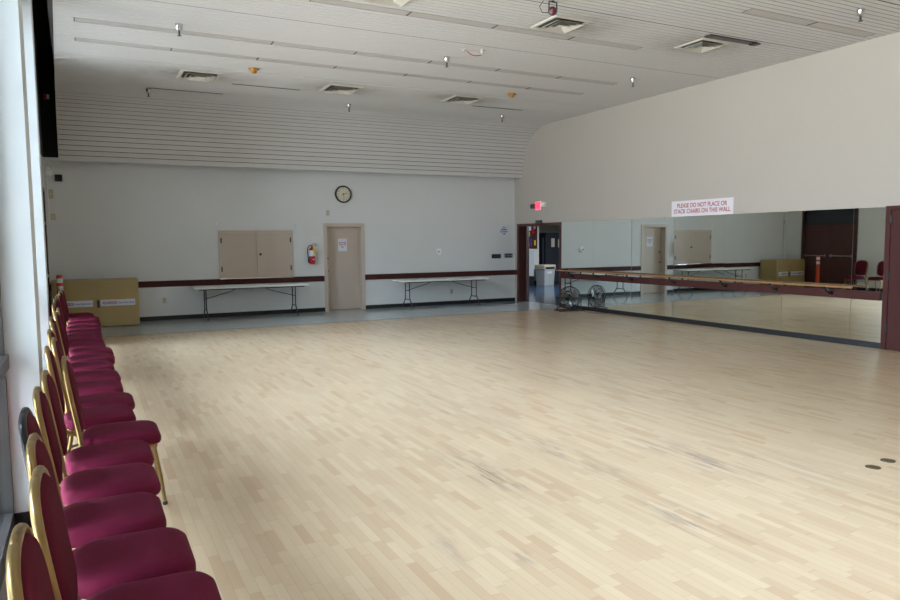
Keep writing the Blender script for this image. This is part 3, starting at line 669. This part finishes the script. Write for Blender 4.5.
# ================================================================== HALL OBJECTS
tr_ = thing('trash_can', 'large grey trash can with a cream swing lid seen through the doorway', 'trash can', (15.68, 22.45, 0), math.radians(12))
tr_.scale = (0.86, 0.86, 0.79)
MB().stack([[(sx_*w, sy_*d, z) for sx_, sy_ in ((-1, -1), (1, -1), (1, 1), (-1, 1))] for w, d, z in ((0.30, 0.24, 0.0), (0.34, 0.28, 0.78))]).build('bin', M['grey'], tr_)
MB().box(-0.37, 0.37, -0.31, 0.31, 0.86, 0.98, 0.02).box(-0.36, -0.30, -0.3, 0.3, 0.78, 0.86).box(0.30, 0.36, -0.3, 0.3, 0.78, 0.86).build('lid', M['ivory'], tr_)
MB().box(-0.35, 0.35, -0.29, 0.29, 0.78, 0.87).build('opening_band', M['black'], tr_)
MB().box(-0.15, 0.15, -0.282, -0.27, 0.55, 0.66).build('label', M['hallwall'], tr_)
vm = thing('vending_machine', 'tall dark machine with paper stickers standing behind the trash can in the hall', 'machine', (17.15, 23.4, 0))
MB().box(-1.05, 0.9, -0.4, 0.4, 0.05, 2.0, 0.02).box(-1.16, -1.055, -0.3, 0.4, 0.05, 1.82, 0.01).build('cabinet', M['machine'], vm)
MB().box(-1.0, 0.85, -0.38, 0.38, 0, 0.05).build('plinth', M['black'], vm)
MB().box(-0.80, -0.64, -0.405, -0.4, 1.44, 1.78).build('sticker', M['ivory'], vm); MB().box(-0.47, -0.36, -0.405, -0.4, 1.42, 1.74).build('sticker', M['ivory'], vm)
MB().box(-0.90, -0.87, -0.43, -0.4, 1.27, 1.31).build('lock', M['chrome'], vm)
po = thing('poster', 'colourful framed poster on the hall wall seen through the doorway', 'poster', (15.32, 22.998, 1.86))
MB().box(-0.46, 0.33, -0.03, 0, -0.46, 0.6).build('frame', M['red'], po)
MB().box(-0.2, 0.345, -0.034, -0.03, -0.47, 0.61).build('print', M['maroon'], po)
cols = [M['paper'], M['yellow'], M['red'], M['blueink'], M['orange'], M['grey'], M['yellow'], M['bluevinyl'], M['ink']]
for i, (x, z, w, hh) in enumerate(((-0.15, 0.22, 0.2, 0.3), (-0.12, 0.0, 0.12, 0.18), (0.1, 0.1, 0.12, 0.2), (0.02, -0.38, 0.07, 0.3), (-0.1, -0.38, 0.08, 0.12), (0.16, 0.3, 0.1, 0.2), (0.2, -0.35, 0.07, 0.2), (0.1, -0.12, 0.06, 0.14), (-0.17, -0.2, 0.05, 0.1))):
    MB().box(x, x+w, -0.037, -0.034, z, z+hh).build('picture', cols[i], po)
wc = thing('water_cooler', 'dark grey box stand below the poster in the hall', 'stand', (14.9, 22.62, 0))
MB().box(-0.2, 0.25, -0.22, 0.22, 0, 0.35, 0.01).build('lower_body', M['blackm'], wc); MB().box(-0.18, 0.25, -0.2, 0.2, 0.35, 1.3, 0.01).build('upper_body', M['grey'], wc)

# ================================================================== CEILING ITEMS
for y, (a, nfx) in FIX.items():
    i = idx_of(y); yc = YREAR+s0+(i+1)*MOD+0.006
    rn_ = {6.67: 'first', 8.68: 'second', 10.91: 'third', 11.88: 'fourth'}[y]
    for k_ in range(nfx):
        x = a+(k_+0.5)*FL
        t = thing('strip_light', 'grey ceiling strip light, %s row from the camera, %s from the row left end' % (rn_, ['first', 'second', 'third', 'fourth', 'fifth', 'sixth', 'seventh', 'eighth'][k_]), 'ceiling light', (x, yc, HC), 0, 'strip lights in the slatted ceiling')
        MB().box(-FL/2+0.004, FL/2-0.004, -0.09, 0.09, 0.004, 0.012).box(-FL/2+0.004, FL/2-0.004, -0.094, -0.088, -0.001, 0.014).box(-FL/2+0.004, FL/2-0.004, 0.088, 0.094, -0.001, 0.014).build('diffuser', M['diffuser'], t)
        MB().box(-FL/2+0.001, -FL/2+0.012, -0.085, 0.085, -0.002, 0.03).build('end_cap', M['mullion'], t)
for (x, y, ln, w) in ((3.25, 13.98, 1.3, 'between the two left vents'), (8.45, 13.98, 1.3, 'right of the third back vent'), (1.91, 15.0, 1.4, 'nearest the back left sprinkler')):
    t = thing('slot_diffuser', 'long narrow black slot in the slatted ceiling, '+w, 'air slot', (x, y, HC))
    MB().box(-ln/2, ln/2, -0.022, 0.022, -0.003, 0.012).build('slot', M['blackm'], t); MB().box(-ln/2, ln/2, -0.026, -0.022, -0.006, 0.012).build('edge', M['steel'], t)
t = thing('ceiling_bracket', 'grey strip cover on the ceiling beside the right-hand square vent', 'ceiling strip', (8.85, 7.76, HC))
MB().box(-0.55, 0.45, -0.06, 0.06, -0.02, 0.012, 0.004).build('cover', M['mullion'], t); MB().box(0.38, 0.5, -0.08, 0.04, -0.035, -0.02).build('clip', M['blackm'], t)
o = MB().box(0.15, 10.1, 12.93, 12.97, HC-0.008, HC+0.005).build('ceiling_bead', M['slat']); tag(o, 'thin white bead running across the slatted ceiling in front of the back vents', 'ceiling strip')
vent_root = None
def make_vent(w, label, loc):
    t = thing('ceiling_vent', label, 'vent', loc, 0, 'square vents in the slatted ceiling')
    q = w/2
    def ring(m_, a, za, b2, zb):
        m_.add([(-a, -a, za), (a, -a, za), (a, a, za), (-a, a, za), (-b2, -b2, zb), (b2, -b2, zb), (b2, b2, zb), (-b2, b2, zb)], [(0, 1, 5, 4), (1, 2, 6, 5), (2, 3, 7, 6), (3, 0, 4, 7)])
    fr2 = MB(); ring(fr2, q, -0.002, q-0.02, -0.018); ring(fr2, q-0.02, -0.018, q-0.06, -0.018); ring(fr2, q-0.06, -0.018, q-0.07, -0.004)
    fr2.build('frame', M['vent'], t, recalc=False)
    MB().box(-q+0.065, q-0.065, -q+0.065, q-0.065, -0.005, -0.002).build('backing', M['blackm'], t)
    for k_ in range(3):
        a = q-0.10-k_*0.075; lv = MB(); ring(lv, a, -0.050, a-0.045, -0.014); ring(lv, a-0.002, -0.048, a-0.047, -0.012)
        lv.build('louvre', M['vent'], t, recalc=False)
    MB().box(-0.045, 0.045, -0.045, 0.045, -0.04, -0.006, 0.01).build('core', M['vent'], t)
    return t
for x, y, w, lb in ((1.95, 13.52, 0.70, 'square ceiling vent farthest left in the back row'), (4.60, 13.52, 0.70, 'middle square ceiling vent in the back row'), (7.25, 13.43, 0.68, 'right square ceiling vent in the back row'),
                    (6.02, 8.26, 0.62, 'square ceiling vent beside the red stage light'), (8.64, 8.18, 0.60, 'square ceiling vent nearest the right wall'), (3.45, 8.22, 0.62, 'square ceiling vent cut by the top of the picture')):
    if vent_root is None: vent_root = make_vent(w, lb, (x, y, HC))
    else:
        v_ = dup(vent_root, (x, y, HC), 0, lb); v_.scale = (w/0.70, w/0.70, 1)
# dust smudges are in the slat paint below
sr = None
for x, y, lb in ((1.28, 10.53, 'above the middle of the room, left'), (5.39, 10.51, 'near the white ceiling sensors'), (9.21, 10.37, 'near the right wall'),
                 (1.22, 15.05, 'by the left black slot'), (5.25, 14.93, 'behind the middle back vent'), (9.01, 14.7, 'in the back right corner of the ceiling'), (9.22, 6.02, 'highest on the right side')):
    lb = 'chrome ceiling sprinkler '+lb
    if sr is None:
        sr = thing('sprinkler', lb, 'sprinkler', (x, y, HC), 0, 'ceiling sprinklers')
        MB().lathe([(0.05, 0.0), (0.052, -0.012), (0.036, -0.075), (0.018, -0.09)], 'z', (0, 0, 0), 16).build('cup', M['chrome'], sr, smooth=40)
        MB().lathe([(0.014, -0.088), (0.014, -0.15), (0.03, -0.155), (0.03, -0.16)], 'z', (0, 0, 0), 12).build('head', M['steel'], sr, smooth=40)
    else: dup(sr, (x, y, HC), 0, lb)
for x, y, lb in ((2.72, 12.6, 'amber cap on the ceiling between the two left back vents'), (7.89, 12.5, 'amber cap on the ceiling right of the third back vent')):
    t = thing('amber_fitting', lb, 'ceiling cap', (x, y, HC))
    MB().lathe([(0.075, 0), (0.075, -0.03), (0.05, -0.045), (0.045, -0.08), (0.03, -0.085)], 'z', (0, 0, 0), 16).build('cap', M['amber'], t, smooth=40)
    MB().box(-0.09, 0.09, -0.02, 0.02, -0.02, 0, 0.003).build('mount', M['amber'], t)
se_w = mat('sensor_plastic', (186, 180, 168), 0.6)
se = thing('ceiling_sensor', 'two small white ceiling sensors joined by a drooping red wire', 'sensor', (5.57, 9.89, HC))
MB().lathe([(0.035, 0), (0.035, -0.03), (0.02, -0.045)], 'z', (-0.17, 0.12, 0), 14).build('sensor_head', se_w, se, smooth=40)
MB().lathe([(0.04, 0), (0.04, -0.05), (0.025, -0.07)], 'z', (0.15, -0.02, 0), 14).lathe([(0.02, -0.07), (0.02, -0.11)], 'z', (0.15, -0.02, 0), 10).build('sensor_head', se_w, se, smooth=40)
MB().tube([(-0.12, 0.10, -0.03), (-0.08, 0.06, -0.09), (0.0, 0.02, -0.13), (0.10, -0.02, -0.12), (0.15, -0.02, -0.10)], 0.008, 6).build('wire', M['ink'], se, smooth=50)
se.scale = (0.8, 0.8, 0.8)
# stage light
sl = thing('stage_light', 'small black stage light with a red lens hanging from the ceiling', 'stage light', (5.50, 7.62, HC))
MB().box(-0.09, 0.09, -0.012, 0.012, -0.03, -0.018).box(-0.10, -0.085, -0.012, 0.012, -0.20, -0.02).box(0.085, 0.10, -0.012, 0.012, -0.20, -0.02).box(-0.02, 0.02, -0.02, 0.02, -0.02, 0.0).build('yoke', M['blackm'], sl)
body = MB().lathe([(0.05, 0.11), (0.075, 0.07), (0.085, -0.02), (0.085, -0.10), (0.078, -0.10), (0.074, -0.08)], 'y', (0, 0, 0), 24, caps=False).lathe([(0.049, 0.112), (0.03, 0.13)], 'y', (0, 0, 0), 20).build('housing', M['blackm'], sl, smooth=40)
body.location = (0, 0, -0.2); body.rotation_euler = (math.radians(12), 0, math.radians(-42))
MB().lathe([(0.075, -0.075), (0.072, -0.085), (0.04, -0.092)], 'y', (0, 0, 0), 20).build('lens', M['lens'], body, smooth=40)
MB().tube([(-0.05, 0.1, -0.2), (-0.18, 0.1, -0.22), (-0.26, 0.08, -0.12), (-0.2, 0.03, -0.01)], 0.007, 6).build('cable', M['black'], sl, smooth=50)
sl.scale = (0.64, 0.64, 0.64); sl.location = (5.36, 7.52, HC-0.004)
# floor plates
for x, y, lb, m_ in ((5.12, 3.115, 'dark round floor plate, the left of the two', M['brass']), (5.37, 3.155, 'brownish round floor plate, the right of the two', M['brass'])):
    o = MB().lathe([(0.052, 0.0), (0.050, 0.004), (0.0, 0.0045)], 'z', (0, 0, 0), 28, caps=False).build('floor_plate', m_); o.location = (x, y, 0.001); tag(o, lb, 'floor plate')

# ================================================================== BANQUET CHAIRS (face +X)
def rrect(cx, cy_, hx, hy, rf, rb, n_=6):
    """rounded rectangle; rf = radius of front (+X) corners, rb = rear"""
    pts = []
    for (sx_, sy_, r, a0) in ((1, 1, rf, 0), (-1, 1, rb, PI/2), (-1, -1, rb, PI), (1, -1, rf, 3*PI/2)):
        for i in range(n_+1):
            a = a0+i*PI/2/n_; pts.append((cx+sx_*(hx-r)+r*math.cos(a), cy_+sy_*(hy-r)+r*math.sin(a)))
    return pts
ZS = 0.495
def make_chair(label, frame_m):
    t = thing('banquet_chair', label, 'chair', (0, 0, 0), 0, 'burgundy banquet chairs along the window wall')
    # seat cushion, domed, front edge rolled
    loops = []
    for ins, z in ((0.035, 0.405), (0.008, 0.412), (0.0, 0.43), (0.0, 0.452), (0.006, 0.470), (0.022, 0.484), (0.055, 0.492), (0.12, 0.498)):
        loops.append([(x, y, z-0.012*max(0, (x-0.1)/0.12)**2) for x, y in rrect(-0.006, 0, 0.231-ins, 0.216-ins, max(0.03, 0.09-ins*0.5), max(0.04, 0.135-ins*0.6))])
    MB().stack(loops).build('seat', M['fabric'], t, smooth=60)
    # backrest: panel in a leaning frame; local v up, u across
    lean = math.radians(8.5)
    def B(u, v, d): return (-0.247-v*math.sin(lean)+d*math.cos(lean), u, 0.50+v*math.cos(lean)+d*math.sin(lean))
    def outline(ins):
        pts = []
        H = 0.475
        half = [(0.0, H), (0.06, H-0.001), (0.11, H-0.010), (0.15, H-0.028), (0.185, H-0.062), (0.205, H-0.11), (0.212, H-0.17), (0.208, 0.20), (0.198, 0.10), (0.185, 0.045), (0.15, 0.015), (0.09, 0.0)]
        full = half+[(-u, v) for u, v in reversed(half[1:])]
        c = (0, 0.25)
        for u, v in full:
            du, dv = u-c[0], v-c[1]; L_ = math.hypot(du, dv); pts.append((c[0]+du*(1-ins/L_), c[1]+dv*(1-ins/L_)))
        return pts
    loops = [[B(u, v, d) for u, v in outline(i_)] for i_, d in ((0.035, -0.018), (0.012, -0.014), (0.008, 0.0), (0.012, 0.014), (0.03, 0.026), (0.07, 0.033))]
    MB().stack(loops).build('backrest', M['fabricd'], t, smooth=60)
    # metal hoop around the back, running down into the rear legs
    hp = [q for q in outline(-0.004)]
    half_n = 9   # to (0.198,0.10)
    right = hp[:half_n+1]; left = hp[-half_n:]
    up_pts = [B(u, v, 0) for u, v in reversed(right)]+[B(u, v, 0) for u, v in reversed(left)]
    up_pts = [(-0.16, 0.201, 0.385), (-0.212, 0.201, 0.393), (-0.241, 0.201, 0.432), (-0.248, 0.2, 0.50)]+up_pts+[(-0.248, -0.2, 0.50), (-0.241, -0.201, 0.432), (-0.212, -0.201, 0.393), (-0.16, -0.201, 0.385)]
    MB().tube(up_pts, 0.0155, 8).build('back_frame', frame_m, t, smooth=60)
    MB().tube([B(-0.055, 0.475, 0), B(-0.045, 0.487, 0), B(0.045, 0.487, 0), B(0.055, 0.475, 0)], 0.010, 8).build('hand_grip', frame_m, t, smooth=60)
    sf = MB()
    for s_ in (-1, 1): sf.tube([(-0.16, s_*0.20, 0.386), (-0.1, s_*0.20, 0.392), (0.19, s_*0.195, 0.395)], 0.0125, 8)
    sf.tube([(0.185, -0.195, 0.395), (0.185, 0.195, 0.395)], 0.0115, 8).tube([(-0.19, -0.2, 0.398), (-0.19, 0.2, 0.398)], 0.0115, 8)
    sf.build('seat_frame', frame_m, t, smooth=60)
    for s_ in (-1, 1):
        lg = MB().tube([(0.175, s_*0.195, 0.395), (0.205, s_*0.205, 0.2), (0.225, s_*0.21, 0.012)], 0.0125, 8).build('leg', frame_m, t, smooth=60)
        MB().lathe([(0.016, 0), (0.016, 0.02)], 'z', (0.2255, s_*0.21, 0), 10).build('foot_cap', M['black'], lg)
        lg = MB().tube([(-0.19, s_*0.20, 0.40), (-0.21, s_*0.205, 0.30), (-0.26, s_*0.21, 0.12), (-0.29, s_*0.215, 0.012)], 0.0125, 8).build('leg', frame_m, t, smooth=60)
        MB().lathe([(0.016, 0), (0.016, 0.02)], 'z', (-0.2905, s_*0.215, 0), 10).build('foot_cap', M['black'], lg)
        MB().tube([(0.19, s_*0.20, 0.30), (0.0, s_*0.20, 0.345), (-0.21, s_*0.205, 0.30)], 0.009, 8).build('side_brace', frame_m, t, smooth=60)
    return t
# x of the seat front, y of the chair, small turn in degrees
chairs = [(0.355, 1.99, 0), (0.37, 2.52, -1), (0.33, 3.00, 0), (0.27, 3.52, 0), (0.29, 4.04, 1), (0.30, 4.56, 0), (0.385, 5.07, 0), (0.265, 5.68, 2), (0.29, 6.17, 0), (0.235, 6.83, 0),
          (0.235, 7.40, 2), (0.205, 8.0, 0), (0.23, 8.55, -2), (0.23, 9.12, 1), (0.165, 9.67, 0), (0.155, 10.17, 1), (0.145, 10.66, 0), (0.145, 11.18, 2), (0.15, 11.77, 0), (0.155, 12.42, -2), (0.155, 13.2, 1), (0.08, 13.98, 3)]
num = ['nearest the camera, cut by the picture edge', 'second', 'third', 'fourth', 'fifth', 'sixth', 'seventh', 'eighth', 'ninth', 'tenth', 'eleventh', 'twelfth', 'thirteenth', 'fourteenth', 'fifteenth', 'sixteenth', 'seventeenth', 'eighteenth', 'nineteenth', 'twentieth', 'second last', 'last']
gold_c = None; black_c = None
for i, (xf, y, rz) in enumerate(chairs):
    blk = i in (3, 17)
    w = num[i] if i == 0 else (num[i]+' from the camera in its row' if i < 20 else num[i]+' of its row, before the tan cabinet')
    lb = 'burgundy banquet chair with %s frame, %s' % ('black' if blk else 'gold', w)
    loc = (xf-0.222, y, 0); r = math.radians(rz)
    src = black_c if blk else gold_c
    if src is None:
        c_ = make_chair(lb, M['blackm'] if blk else M['gold']); c_.location = loc; c_.rotation_euler = (0, 0, r)
        if blk: black_c = c_
        else: gold_c = c_
    else: dup(src, loc, r, lb)
